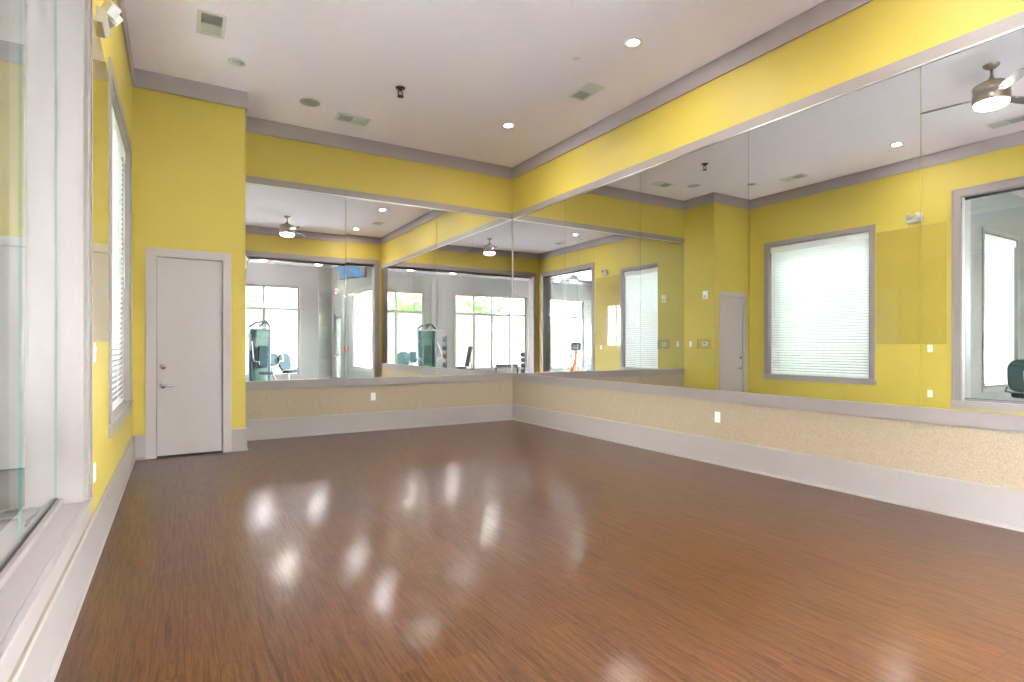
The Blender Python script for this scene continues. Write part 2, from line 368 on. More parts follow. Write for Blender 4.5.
# ------------------------------------------------------------------ closet door
d = struct(MB().box(DX0, DX1, CY+.022, CY+.062, .022, DZ).build('door_1', DOORP, bevel=.002))
b = MB(); P = .018
b.box(DX0-.115, DX0-.008, CY-P, CY, 0, DZ+.105).box(DX1+.008, DX1+.10, CY-P, CY, 0, DZ+.105).box(DX0-.008, DX1+.008, CY-P, CY, DZ+.008, DZ+.105)
struct(b.build('trim_closet_door_casing', DOORP, bevel=.003))
b = MB().box(DX0-.02, DX0-.004, CY, CY+.12, 0, DZ+.02).box(DX1+.004, DX1+.02, CY, CY+.12, 0, DZ+.02).box(DX0-.004, DX1+.004, CY, CY+.12, DZ+.004, DZ+.02)
struct(b.build('trim_closet_door_jamb', BASE))
struct(MB().box(DX0-.02, DX1+.02, CY+.07, CY+.12, 0, DZ).build('wall_closet_dark_sheet', BLACK))  # black sheet standing in for the darkness behind the door gaps
yd = CY+.022
b = MB().lathe([(0, -.012), (.033, -.012), (.034, -.006), (.034, 0)], 24, tr(-5.43, yd, .87) @ rot('X', -90) @ rot('X', 180) @ tr(0, 0, 0))
b.bm.verts.ensure_lookup_table()
b = MB().lathe([(.034, 0), (.034, .007), (.030, .012), (.014, .014), (.012, .045), (0, .045)], 24, tr(-5.43, yd, .87) @ rot('X', 90))
b.tube([(-5.43, yd-.045, .87), (-5.40, yd-.047, .871), (-5.36, yd-.047, .868), (-5.325, yd-.043, .862), (-5.31, yd-.036, .860)], [.011, .010, .009, .009, .008], 10)
b.build('door_handle', CHROME, d)
MB().lathe([(.033, 0), (.033, .010), (.028, .017), (.016, .018), (.016, .022), (0, .022)], 24, tr(-5.43, yd, 1.10) @ rot('X', 90)).box(-5.4325, -5.4275, yd-.024, yd-.02, 1.09, 1.11).build('deadbolt', CHROME, d)
for z in (.30, 1.21, 2.15):
    MB().box(DX1-.012, DX1+.01, yd-.006, yd, z-.055, z+.055).tube([(DX1+.003, yd-.008, z-.058), (DX1+.003, yd-.008, z+.058)], .007, 8).build('hinge', NICKEL, d)

# ------------------------------------------------------------------ left wall window with blind
def casing(b, y0, y1, z0, z1, w, x, p, bottom=True):
    b.box(x, x+p, min(y0, y1)-w, min(y0, y1), z0-(w if bottom else 0), z1+w).box(x, x+p, max(y0, y1), max(y0, y1)+w, z0-(w if bottom else 0), z1+w).box(x, x+p, min(y0, y1), max(y0, y1), z1, z1+w)
    return b
b = MB(); casing(b, WY0, WY1, WZ0, WZ1, .10, XL, .016, False)
struct(b.build('trim_window_casing', TRIM, bevel=.002))
b = MB().box(XL, XL+.016, WY1-.12, WY0+.12, WZ0-.115, WZ0-.022)
b.box(XG+.05, XL, WY1, WY0, WZ0-.022, WZ0).box(XL, XL+.035, WY1-.10, WY0+.10, WZ0-.022, WZ0)
struct(b.build('trim_window_sill', BASE, bevel=.003))
b = MB().box(XG+.09, XL, WY0-.012, WY0, WZ0, WZ1).box(XG+.09, XL, WY1, WY1+.012, WZ0, WZ1).box(XG+.09, XL, WY1+.012, WY0-.012, WZ1-.012, WZ1)
struct(b.build('trim_window_liner', BASE))
XW = XG+.06                 # window plane
w = MB()
fr = .06
w.box(XW-.03, XW+.03, WY1, WY1+fr, WZ0, WZ1).box(XW-.03, XW+.03, WY0-fr, WY0, WZ0, WZ1).box(XW-.03, XW+.03, WY1+fr, WY0-fr, WZ0, WZ0+fr).box(XW-.03, XW+.03, WY1+fr, WY0-fr, WZ1-fr, WZ1)
w.box(XW-.025, XW+.025, WY1+fr, WY0-fr, 2.72, 2.78).box(XW-.025, XW+.025, (WY0+WY1)/2-.03, (WY0+WY1)/2+.03, WZ0+fr, WZ1-fr)
w1 = struct(w.build('window_1', DARKM))
MB().box(XW-.004, XW+.004, WY1+fr, WY0-fr, WZ0+fr, WZ1-fr).build('window_pane', WGLASS, w1)
def blind(name, label, w, h, loc, rotz, group=None, pitch=.054):
    """venetian blind hanging from its head rail; local x along the window, z up from the sill, y into the room"""
    t = thing(name, label, 'blind', loc, rotz, group)
    MB().box(-w/2, w/2, -.03, .03, h-.055, h).box(-w/2, w/2, .034, .040, h-.125, h+.002).build('head_rail', WHITE, t, bevel=.003)
    b = MB(); n = int((h-.10)/pitch)
    for k in range(n):
        z = .055 + k*pitch
        b.box(-w/2+.004, w/2-.004, -.0285, .0285, -.0012, .0012, tr(0, 0, z) @ rot('X', 53))
    b.build('slats', SLAT, t)
    MB().box(-w/2+.004, w/2-.004, -.024, .024, .004, .03).build('bottom_rail', WHITE, t, bevel=.003)
    b = MB()
    for f in (-.46, -.17, .17, .46):
        for y in (-.024, .024): b.tube([(f*w, y, .02), (f*w, y, h-.05)], .0016, 5)
    b.build('ladder_cords', WHITE, t)
    MB().tube([(-w/2+.09, .034, h-.06), (-w/2+.09, .036, h*.45)], .0045, 6).build('tilt_wand', WHITE, t)
    return t
blind('venetian_blind', 'wide closed white venetian blind in the yellow studio wall beside the closet', WY0-WY1-.036, WZ1-WZ0-.018, (XL-.075, (WY0+WY1)/2, WZ0+.003), -PI/2)

# ------------------------------------------------------------------ glazed opening in the left wall
def frame_boards(b, y0, y1, z0, z1, w, x, p):
    b.box(x, x+p, y1-w, y1, z0, z1+w).box(x, x+p, y0, y0+w, z0, z1+w).box(x, x+p, y1, y0, z1, z1+w); return b
b = frame_boards(MB(), OY0, OY1, OZ0, OZ1, .125, XL, .018)
b.box(XL+.018, XL+.026, OY0+.095, OY0+.125, OZ0, OZ1+.095).box(XL+.018, XL+.026, OY1-.125, OY0+.125, OZ1+.095, OZ1+.125)
struct(b.build('trim_opening_casing', TRIM, bevel=.002))
b = MB().box(XL, XL+.018, OY1-.14, OY0+.14, OZ0-.125, OZ0-.022).box(XG-.05, XL, OY1, OY0, OZ0-.022, OZ0).box(XL, XL+.03, OY1-.14, OY0+.14, OZ0-.022, OZ0)
struct(b.build('trim_opening_sill', BASE, bevel=.003))
XGL = -5.862
b = MB().box(XG, XL, OY0-.012, OY0, OZ0, OZ1).box(XG, XL, OY1, OY1+.012, OZ0, OZ1).box(XG, XL, OY1+.012, OY0-.012, OZ1-.012, OZ1)
b.box(XGL+.010, XGL+.03, OY1+.012, OY0-.012, OZ0, OZ0+.035).box(XGL-.03, XGL-.010, OY1+.012, OY0-.012, OZ0, OZ0+.035)
struct(b.build('trim_opening_jamb', TRIM, bevel=.0015))
struct(MB().box(XGL-.010, XGL+.010, OY1+.012, OY0-.012, OZ0, OZ0+.042).box(XGL-.02, XGL+.02, OY1+.012, OY0-.012, OZ1-.05, OZ1-.012).build('trim_glazing_channel', BLACK))
ys = [OY0-.014, -5.575, -6.50, OY1+.014]
labs = ['glass pane of the left wall opening, beside the yellow wall', 'middle glass pane of the glazed left wall opening', 'glass pane of the left wall opening nearest the camera']
for (a, c), l in zip(zip(ys, ys[1:]), labs):
    t = thing('glass_panel', l, 'glass panel', (XGL, (a+c)/2, OZ0+.02))
    h = (a-c)/2-.002
    MB().box(-.005, .005, -h, h, 0, OZ1-OZ0-.045).build('pane', GLASS, t)
    MB().box(-.0049, .0049, -h-.0015, -h, .022, OZ1-OZ0-.05).box(-.0049, .0049, h, h+.0015, .022, OZ1-OZ0-.05).build('polished_edge', GEDGE, t)

# far opening: casing, track and the glass panels slid to its right end
b = MB().box(FX0-.10, FX0, YF0, YF0+.018, 0, FZ+.14).box(FX1, FX1+.14, YF0, YF0+.018, 0, FZ+.14).box(FX0, FX1, YF0, YF0+.018, FZ, FZ+.14)
b.box(FX0-.10, FX0, YF1-.018, YF1, 0, FZ+.14).box(FX1, FX1+.14, YF1-.018, YF1, 0, FZ+.14).box(FX0, FX1, YF1-.018, YF1, FZ, FZ+.14)
struct(b.build('trim_doorway_casing', TRIM, bevel=.002))
b = MB().box(FX0, FX0+.012, YF1, YF0, 0, FZ).box(FX1-.012, FX1, YF1, YF0, 0, FZ).box(FX0+.012, FX1-.012, YF1, YF0, FZ-.012, FZ)
struct(b.build('trim_doorway_jamb', TRIM))
struct(MB().box(FX0+.012, FX1-.012, YF0-.20, YF0-.08, FZ-.065, FZ-.012).build('trim_doorway_track', DARKM))
for (a, c, y), l in zip([(-1.70, -.93, YF0-.12), (-.97, -.21, YF0-.165)], ['clear sliding glass panel slid open beside the wide doorway, outer of two', 'clear sliding glass panel against the right jamb of the wide doorway']):
    t = thing('sliding_glass_panel', l, 'glass panel', ((a+c)/2, y, .004)); h = (c-a)/2
    MB().box(-h, h, -.005, .005, .008, FZ-.07).build('pane', GLASS, t)
    MB().box(-h, h, -.012, .012, 0, .008).build('floor_guide', DARKM, t)
    MB().box(-h-.0015, -h, -.0049, .0049, .01, FZ-.075).box(h, h+.0015, -.0049, .0049, .01, FZ-.075).build('polished_edge', GEDGE, t)

# ------------------------------------------------------------------ clear acrylic sheet, emergency light, wall plates
t = thing('acrylic_sheet', 'large clear acrylic sheet fixed to the yellow wall beside the window', 'wall panel', (XL, -3.995, 1.385))
MB().box(.002, .007, -.545, .545, 0, 2.05).build('sheet', ACRYL, t)
t = thing('emergency_light', 'white twin-head emergency light on the yellow wall above the acrylic sheet', 'emergency light', (XL-.002, -4.09, 3.49))
t.scale = (.76, .76, .76)
MB().prism([(.0, 0), (.045, .0), (.075, .03), (.075, .115), (.055, .135), (0, .135)], -.15, .15, 'y', ).build('housing', IVORY, t, bevel=.004)
for s in (-1, 1):
    m = tr(.105, s*.10, .155) @ rot('Z', s*30) @ rot('Y', 38)
    h = MB().prism([(-.048, -.055), (.048, -.055), (.062, -.03), (.062, .045), (.045, .06), (-.045, .06), (-.062, .045), (-.062, -.03)], -.035, .03, 'x', m).build('lamp_head', IVORY, t, bevel=.003)
    b = MB()
    for k in range(5): b.box(.031, .037, -.05, .05, -.044+k*.019, -.034+k*.019, m)
    b.box(.029, .033, -.052, .052, -.048, .05, m)
    b.build('ribbed_lens', GREYG, h)
    MB().tube([(.075, s*.10, .12), (.10, s*.10, .15)], .012, 8).build('swivel', IVORY, t)

def plate(name, label, cat, loc, rotz, kind='outlet', group=None, w=.075, h=.122):
    t = thing(name, label, cat, loc, rotz, group)      # local -y faces the room
    MB().box(-w/2, w/2, -.006, 0, -h/2, h/2).build('cover_plate', WHITE, t, bevel=.003)
    if kind == 'outlet':
        for s in (-1, 1):
            r = MB().box(-.017, .017, -.009, -.006, s*.028-.017, s*.028+.017).build('receptacle', WHITE, t, bevel=.002)
            MB().box(-.009, -.006, -.0094, -.009, s*.028-.004, s*.028+.008).box(.006, .009, -.0094, -.009, s*.028-.004, s*.028+.008).build('slots', BLACK, r)
    else:
        MB().prism([(-.006, -.033), (-.012, .033), (-.0, .033), (-.0, -.033)], -.017, .017, 'x').build('rocker', WHITE, t, bevel=.002)
    return t
plate('wall_outlet', 'white outlet in the tan wainscot of the back wall', 'outlet', (-2.595, T, .545), 0)
plate('wall_outlet', 'white outlet in the tan wainscot of the right wall', 'outlet', (T, -4.52, .54), -PI/2)
plate('wall_outlet', 'white outlet low on the yellow wall beside the glazed opening', 'outlet', (XL, -4.30, .54), PI/2)
plate('light_switch', 'white switch on the yellow wall just under the acrylic sheet', 'light switch', (XL, -4.30, 1.31), PI/2, 'switch')
plate('light_switch', 'white switch on the yellow closet side, next to the guarded thermostat', 'light switch', (CX, -.19, 1.40), PI/2, 'switch')
t = thing('thermostat', 'small white thermostat in a clear guard on the closet side', 'thermostat', (CX-.001, -.59, 1.40), PI/2)
MB().box(-.065, .065, -.028, 0, -.045, .045).build('body', WHITE, t, bevel=.006)
MB().box(-.03, .03, -.030, -.028, -.012, .022).build('display', DARKG, t)
b = MB().box(-.17, .17, -.075, -.071, -.11, .11)
b.box(-.17, -.166, -.071, 0, -.11, .11).box(.166, .17, -.071, 0, -.11, .11).box(-.166, .166, -.071, 0, -.11, -.106).box(-.166, .166, -.071, 0, .106, .11)
b.build('clear_guard', ACRYL, t)
t = thing('fire_strobe', 'white fire alarm strobe high on the yellow closet side', 'fire alarm', (CX-.001, -.60, 2.46), PI/2)
MB().box(-.06, .06, -.03, 0, -.085, .085).build('body', WHITE, t, bevel=.006)
MB().prism([(-.03, -.03), (.03, -.03), (.018, -.055), (-.018, -.055)], .01, .065).build('strobe_lens', GREYG, t)
b = MB()
for k in range(4): b.box(-.03, .03, -.032, -.03, -.06+k*.014, -.053+k*.014)
b.build('horn_slots', DARKG, t)

# ------------------------------------------------------------------ ceiling fittings
def can_light(x, y, lit, label, first=[]):
    t = thing('recessed_downlight', label, 'downlight', (x, y, ZC), 0, 'studio ceiling downlights')
    MB().lathe([(.066, .001), (.066, -.004), (.075, -.008), (.098, -.007), (.103, -.002), (.103, 0)], 32).build('trim_ring', WHITE, t)
    MB().lathe([(.066, 0), (.060, .03), (.052, .075), (.045, .10)], 32).build('reflector', SPK if not lit else WHITE, t)  # unlit can: its dimness is put into a grey reflector colour
    MB().lathe([(0, .07), (.03, .072), (.046, .082), (.047, .10), (0, .10)], 24).build('lamp', LAMP if lit else GREYG, t)
    return t
cl = ['lit recessed downlight near the mirrored corner of the room', 'lit recessed downlight near the right wall, by the middle of the room', 'lit recessed downlight by the wide doorway, seen only in the mirrors', 'lit recessed downlight above the acrylic sheet, seen in the right wall mirror', 'unlit recessed downlight in the ceiling in front of the closet']
for (x, y), l, lit in zip(cans, cl, (1, 1, 1, 1, 0)): can_light(x, y, lit, l)
def vent(x, y, w, h, rz, label):
    t = thing('ceiling_vent', label, 'vent', (x, y, ZC), rz, 'studio ceiling vents')
    b = MB(); b.cells((-w/2, w/2), (-h/2, h/2), [(-w/2+.035, -.008, -h/2+.035, h/2-.035), (.008, w/2-.035, -h/2+.035, h/2-.035)], lambda a, c, d_, e: b.box(a, c, d_, e, -.012, 0))
    b.build('frame', WHITE, t, bevel=.002)
    for s, mt in ((-1, VENTG), (1, GREYG)):  # light difference between the opposed banks is put into their colours
        x0, x1 = (-w/2+.035, -.008) if s < 0 else (.008, w/2-.035)
        b = MB().box(x0, x1, -h/2+.035, h/2-.035, -.003, -.001)
        n = 9
        for k in range(n):
            yy = -h/2+.035+(k+.5)*(h-.07)/n
            b.box(x0, x1, -.008, .008, -.0007, .0007, tr(0, yy, -.0075) @ rot('X', s*30))
        b.build('louvre_bank', mt, t)
    return t
vent(-4.98, -2.32, .46, .26, PI/2, 'white two-bank ceiling vent in front of the closet')
vent(-3.11, -.69, .46, .26, 0, 'white two-bank ceiling vent near the back wall')
vent(-.77, -3.11, .46, .26, PI/2+PI, 'white two-bank ceiling vent near the right wall, between two downlights')
vent(-5.12, -5.54, .46, .26, PI/2, 'ceiling vent above the glazed left opening, seen in the mirror')
vent(-.70, -5.74, .46, .26, PI/2, 'ceiling vent near the doorway end of the right wall, seen in the mirror')
t = thing('ceiling_speaker', 'round pale grey speaker grille flush in the ceiling near the closet', 'speaker', (-3.75, -.94, ZC))
MB().lathe([(.135, 0), (.135, -.006), (.125, -.009), (.122, -.005)], 32).build('rim', WHITE, t); MB().lathe([(.124, -.004), (.06, -.008), (0, -.009)], 32).build('grille', SPK, t)
t = thing('ceiling_sprinkler', 'dark pendant sprinkler head in the middle of the ceiling', 'sprinkler', (-2.85, -1.97, ZC))
MB().lathe([(.05, 0), (.048, -.006), (.02, -.012), (.014, -.03), (0, -.03)], 20).build('escutcheon', DARKM, t)
MB().tube([(.016, 0, -.025), (.026, 0, -.045), (.022, 0, -.07), (0, 0, -.085), (-.022, 0, -.07), (-.026, 0, -.045), (-.016, 0, -.025)], .005, 8).lathe([(.034, -.088), (.034, -.085), (0, -.084)], 16).lathe([(0, -.088), (.034, -.088)], 16).build('frame_arms', DARKM, t)
t.scale = (1.25, 1.25, 1.25)
t = thing('sprinkler_cover', 'tiny pale concealed sprinkler cover between the two right downlights', 'sprinkler', (-1.385, -3.70, ZC+.004))
MB().lathe([(.042, 0), (.042, -.004), (.036, -.009), (0, -.010)], 24).build('cover', WHITE, t); MB().lathe([(.01, -.01), (.009, -.016), (0, -.017)], 12).build('nub', GREYG, t)

def ceiling_fan(x, y, rz, label):
    t = thing('ceiling_fan', label, 'ceiling fan', (x, y, ZC), rz)
    MB().lathe([(0, -.055), (.022, -.055), (.045, -.045), (.075, -.02), (.08, -.004), (.08, 0)], 32).build('canopy', NICKEL, t)
    MB().tube([(0, 0, -.05), (0, 0, -.17)], .013, 12).build('downrod', NICKEL, t)
    MB().lathe([(.014, -.13), (.03, -.165), (.06, -.19), (.13, -.215), (.172, -.24), (.178, -.265), (.173, -.269), (.173, -.345), (.178, -.35), (.178, -.425), (.165, -.443), (.15, -.443)], 40).build('motor_housing', NICKEL, t)
    MB().lathe([(.16, -.318), (.16, -.34), (.15, -.36), (.11, -.378), (.05, -.386), (0, -.387)], 40, tr(0, 0, -.12)).build('light_bowl', BOWL, t)
    for k in range(3):
        m = rot('Z', 120*k)
        a = MB().prism([(.15, -.03), (.25, -.035), (.27, 0), (.25, .035), (.15, .03)], -.004, .002, 'z', m @ tr(0, 0, -.372) @ rot('X', 8)).build('blade_arm', NICKEL, t)
        MB().prism([(.20, -.045), (.45, -.062), (.64, -.055), (.675, -.03), (.68, .0), (.675, .035), (.64, .055), (.45, .062), (.20, .045)], -.003, .003, 'z', m @ tr(0, 0, -.366) @ rot('X', 11)).build('blade', BLADE, t, bevel=.001)
    return t
ceiling_fan(-2.85, -6.08, math.radians(78), 'brushed nickel ceiling fan with lit bowl in the studio, seen in the mirrors')
ceiling_fan(-9.5, -10.6, math.radians(20), 'brushed nickel ceiling fan with lit bowl over the gym floor')

# ------------------------------------------------------------------ gym windows with shades
def storefront(n, x0, x1, muls, door_bay=None):
    f = .055; y0, y1 = -13.40, -13.30
    b = MB().box(x0, x0+f, y0, y1, WIN_Z0, WIN_Z1).box(x1-f, x1, y0, y1, WIN_Z0, WIN_Z1).box(x0+f, x1-f, y0, y1, WIN_Z0, WIN_Z0+f).box(x0+f, x1-f, y0, y1, WIN_Z1-f, WIN_Z1).box(x0+f, x1-f, y0, y1, WIN_ZT-.045, WIN_ZT+.045)
    for mx in muls: b.box(mx-.03, mx+.03, y0, y1, WIN_ZT+.045, WIN_Z1-f).box(mx-.055, mx+.055, y0, y1, WIN_Z0+f, WIN_ZT-.045)
    b.box(x0-.07, x0, -13.27, -13.235, WIN_Z0-.07, WIN_Z1+.07).box(x1, x1+.07, -13.27, -13.235, WIN_Z0-.07, WIN_Z1+.07).box(x0, x1, -13.27, -13.235, WIN_Z1, WIN_Z1+.07).box(x0, x1, -13.27, -13.235, WIN_Z0-.07, WIN_Z0)
    w = struct(b.build('window_%d' % n, STORE, bevel=.003))
    MB().box(x0+f, x1-f, -13.352, -13.346, WIN_Z0+f, WIN_Z1-f).build('window_pane', TGLASS, w)
    return [x0] + muls + [x1]
g1 = storefront(2, *GW[0], [-2.42]); g2 = storefront(3, *GW[1], [-6.02, -6.93, -7.90][::-1]); g3 = storefront(4, *GW[2], [-10.98])
names = ['white roller shade in the gym window beside the exit door, right bay', 'white roller shade in the gym window beside the exit door, left bay',
         'white roller shade in the first bay of the wide gym window', 'white roller shade in the second bay of the wide gym window', 'white roller shade in the third bay of the wide gym window', 'white roller shade in the last bay of the wide gym window',
         'white roller shade in the gym window behind the orange bike', 'white roller shade in the far bay of the gym window behind the bike']
bays = [(g1[1], g1[2]), (g1[0], g1[1])] + [(g2[i], g2[i+1]) for i in (3, 2, 1, 0)] + [(g3[1], g3[2]), (g3[0], g3[1])]
for (a, c), l in zip(bays, names):
    a += .06; c -= .06; t = thing('roller_shade', l, 'roller shade', ((a+c)/2, -13.285, WIN_ZT-.055), 0, 'white roller shades of the gym windows'); h = (c-a)/2-.015
    MB().tube([(-h, 0, -.02), (h, 0, -.02)], .02, 12).build('roller', WHITE, t)
    MB().box(-h, h, .0, .0015, -2.33, -.02).build('fabric', SHADE, t)
    MB().box(-h, h, -.008, .010, -2.36, -2.33).build('hem_bar', WHITE, t, bevel=.002)
# gym side window with blind
x0, x1, z0, z1 = BW; f = .05
b = MB().box(x0, x0+f, -4.23, -4.17, z0, z1).box(x1-f, x1, -4.23, -4.17, z0, z1).box(x0+f, x1-f, -4.23, -4.17, z0, z0+f).box(x0+f, x1-f, -4.23, -4.17, z1-f, z1).box(x0+f, x1-f, -4.23, -4.17, 2.72, 2.79)
w5 = struct(b.build('window_5', DARKM)); MB().box(x0+f, x1-f, -4.203, -4.197, z0+f, z1-f).build('window_pane', WGLASS, w5)
b = MB().box(x0-.09, x0, -4.366, -4.35, z0-.10, z1+.09).box(x1, x1+.09, -4.366, -4.35, z0-.10, z1+.09).box(x0, x1, -4.366, -4.35, z1, z1+.09).box(x0, x1, -4.366, -4.35, z0-.10, z0).box(x0, x1, -4.39, -4.16, z0-.02, z0)
struct(b.build('trim_gym_window_casing', STORE, bevel=.002))
blind('venetian_blind', 'tall white venetian blind in the gym window, seen through the glazed opening', x1-x0-.02, z1-z0-.012, ((x0+x1)/2, -4.30, z0+.003), PI)

# exit door and side window on the gym's right wall
w = MB().box(.02, .08, EDY0, EDY0+.05, 0, 2.62).box(.02, .08, EDY1-.05, EDY1, 0, 2.62).box(.02, .08, EDY0+.05, EDY1-.05, 2.55, 2.62)
d2 = struct(w.build('door_2', STORE))
l = MB(); a, c = EDY0+.055, EDY1-.055
l.box(.03, .07, a, a+.09, .01, 2.545).box(.03, .07, c-.09, c, .01, 2.545).box(.03, .07, a+.09, c-.09, .01, .22).box(.03, .07, a+.09, c-.09, 2.44, 2.545).box(.03, .07, a+.09, c-.09, 1.0, 1.05)
lf = l.build('door_leaf', STORE, d2, bevel=.003)
MB().box(.047, .053, a+.09, c-.09, .22, 2.44).build('glass', TGLASS, lf)
MB().tube([(.03, a+.06, 1.03), (-.03, a+.07, 1.03), (-.03, c-.07, 1.03), (.03, c-.06, 1.03)], .014, 8).build('push_bar', ALU, lf)
b = MB(); x = -.016
b.box(x, 0, EDY0-.06, EDY0, 0, 2.70).box(x, 0, EDY1, EDY1+.06, 0, 2.70).box(x, 0, EDY0, EDY1, 2.62, 2.70)
b.box(x, 0, SWY0-.08, SWY0, .52, 3.28).box(x, 0, SWY1, SWY1+.08, .52, 3.28).box(x, 0, SWY0, SWY1, 3.2, 3.28).box(x, 0, SWY0, SWY1, .52, .6)
struct(b.build('trim_gym_door_casing', STORE, bevel=.002))
b = MB(); f = .05
b.box(.03, .09, SWY0, SWY0+f, .6, 3.2).box(.03, .09, SWY1-f, SWY1, .6, 3.2).box(.03, .09, SWY0+f, SWY1-f, .6, .6+f).box(.03, .09, SWY0+f, SWY1-f, 3.15, 3.2).box(.03, .09, SWY0+.72, SWY0+.78, .65, 3.15)
w6 = struct(b.build('window_6', STORE)); MB().box(.057, .063, SWY0+f, SWY1-f, .65, 3.15).build('window_pane', LGLASS, w6)
t = thing('fire_alarm_pull', 'small red fire alarm pull station beside the gym exit door', 'fire alarm', (0, -11.45, 1.27))
MB().box(-.05, 0, -.05, .05, -.075, .075).build('body', RED, t, bevel=.005); MB().box(-.056, -.05, -.032, .032, -.03, -.005).build('pull_handle', WHITE, t)
t = thing('exit_sign', 'illuminated red EXIT sign above the gym exit door', 'exit sign', (-.02, -12.38, 3.45))
MB().box(-.05, .02, -.16, .16, -.10, .10).build('housing', WHITE, t, bevel=.004)
EXITM = emit('exit_letters', (1, .06, .03), .35)
cu = bpy.data.curves.new('exit_letters', 'FONT'); cu.body = 'EXIT'; cu.size = .15; cu.align_x = 'CENTER'; cu.align_y = 'CENTER'; cu.extrude = .001
tmp = bpy.data.objects.new('letters_source', cu); COL.objects.link(tmp); bpy.context.view_layer.update()
me = bpy.data.meshes.new_from_object(tmp.evaluated_get(bpy.context.evaluated_depsgraph_get())); bpy.data.objects.remove(tmp)
me.materials.clear(); me.materials.append(EXITM)
o = bpy.data.objects.new('lettering', me); COL.objects.link(o); o.parent = t; o.location = (-.0515, 0, 0); o.rotation_euler = (PI/2, 0, -PI/2)

# television on a bracket
t = thing('television', 'wall television showing a blue and pink picture, high beside the gym side window', 'television', (-.02, -9.15, 3.98), math.radians(-118))
MB().box(-.53, .53, -.03, .03, -.31, .31).build('cabinet', BLACK, t, bevel=.006)
def screen_mat():
    m, nt, out = nodes('television_picture'); L = nt.links.new
    tc = N(nt, 'ShaderNodeTexCoord'); no = N(nt, 'ShaderNodeTexNoise', Scale=3.0, Detail=2); L(tc.outputs['Object'], no.inputs['Vector'])
    r = N(nt, 'ShaderNodeValToRGB'); e = r.color_ramp.elements; e[0].position = .42; e[0].color = (.30, .16, .16, 1); e[1].position = .62; e[1].color = (.05, .35, .75, 1)
    L(no.outputs['Fac'], r.inputs[0]); em = N(nt, 'ShaderNodeEmission', Strength=.16); L(r.outputs[0], em.inputs[0]); L(em.outputs[0], out.inputs[0]); return m
MB().box(-.50, .50, -.032, -.030, -.28, .28).build('screen', screen_mat(), t)
MB().box(-.1, .1, .03, .045, -.1, .1).tube([(0, .04, 0), (0, .47, 0)], .02, 8).build('bracket', BLACK, t)
t.location = (-.43, -9.1, 3.84)

# gym ceiling lights
t0 = None
for x, l in ((-.75, 'round lit ceiling light in the gym, above the exit door corner'), (-2.6, 'round lit ceiling light in the gym, before the narrow window'), (-4.45, 'round lit ceiling light in the gym, between the two front windows'), (-9.7, 'round lit ceiling light in the gym, before the window behind the bike')):
    if t0 is None:
        t0 = t = thing('ceiling_light', l, 'ceiling light', (x, -12.1, ZC), 0, 'round gym ceiling lights')
        MB().lathe([(.10, 0), (.10, -.02), (.02, -.03), (.016, -.22), (.05, -.235), (0, -.235)], 24).build('stem', NICKEL, t)
        MB().lathe([(.15, -.225), (.152, -.235), (.135, -.275), (.08, -.305), (0, -.315)], 28).build('bowl', LAMP, t)
    else: dup(t0, (x, -12.1, ZC), 0, l)

# ------------------------------------------------------------------ gym equipment
def pad(b, w, d, h, r=.06, m=None):
    """soft rounded upholstery block centred at the origin"""
    n = 6; poly = []
    for cx, cz, a0 in ((w/2-r, h/2-r, 0), (-w/2+r, h/2-r, 90), (-w/2+r, -h/2+r, 180), (w/2-r, -h/2+r, 270)):
        for k in range(n+1): a = math.radians(a0 + 90*k/n); poly.append((cx+r*math.cos(a), cz+r*math.sin(a)))
    b.prism(poly, -d/2, d/2, 'y', m); return b
# lat tower / multi gym
t = thing('multi_gym', 'tall multi gym with weight stack and lever arms on the gym floor', 'gym machine', (-2.79, -10.83, -.004), math.radians(166))
MB().box(-.45, .45, -.35, -.27, 0, .07).box(-.45, .45, .37, .45, 0, .07).box(-.05, .05, -.27, .37, 0, .07).box(-.05, .05, -.95, -.35, .0, .07).build('base_frame', STEELB, t, bevel=.008)
MB().box(-.30, .30, .10, .40, .07, 1.95).build('weight_stack_shroud', STEELB, t, bevel=.03)
MB().box(-.20, .20, .085, .10, .20, 1.80).build('shroud_panel', GREENM, t, bevel=.004)
for s in (-1, 1): MB().tube([(s*.33, .25, .05), (s*.33, .25, 2.02)], .03, 10).build('upright', SILVER, t)
MB().tube([(-.33, .25, 2.02), (-.2, .1, 2.14), (0, -.25, 2.20), (.2, .1, 2.14), (.33, .25, 2.02)], .032, 10).tube([(0, -.25, 2.2), (0, .25, 2.05)], .03, 10).build('top_boom', STEELB, t)
MB().lathe([(.06, -.015), (.075, -.012), (.06, 0), (.075, .012), (.06, .015)], 20, tr(0, -.28, 2.16) @ rot('Y', 90)).build('pulley', BLACK, t)
MB().tube([(0, -.30, 2.12), (0, -.30, 1.98)], .004, 6).tube([(-.52, -.30, 1.90), (-.42, -.30, 1.96), (0, -.30, 1.98), (.42, -.30, 1.96), (.52, -.30, 1.90)], .014, 8).build('lat_bar', CHROME, t)
pad(MB(), .30, .07, .72, .06, tr(0, -.02, 1.05) @ rot('X', 6)).build('back_pad', TEAL, t, bevel=.012)
pad(MB(), .32, .08, .42, .06, tr(0, -.28, .52) @ rot('X', 90)).build('seat_pad', TEAL, t, bevel=.012)
MB().box(-.03, .03, -.31, -.25, .05, .48).build('seat_post', SILVER, t)
for s in (-1, 1):
    MB().tube([(s*.30, .12, 1.55), (s*.36, -.05, 1.50), (s*.42, -.28, 1.28), (s*.47, -.45, 1.05), (s*.46, -.50, .92), (s*.32, -.52, .90), (s*.30, -.52, .80)], .020, 8).build('lever_arm', SILVER, t)
pad(MB(), .40, .07, .22, .05, tr(0, .05, 1.78)).build('head_panel', GREENM, t, bevel=.01)
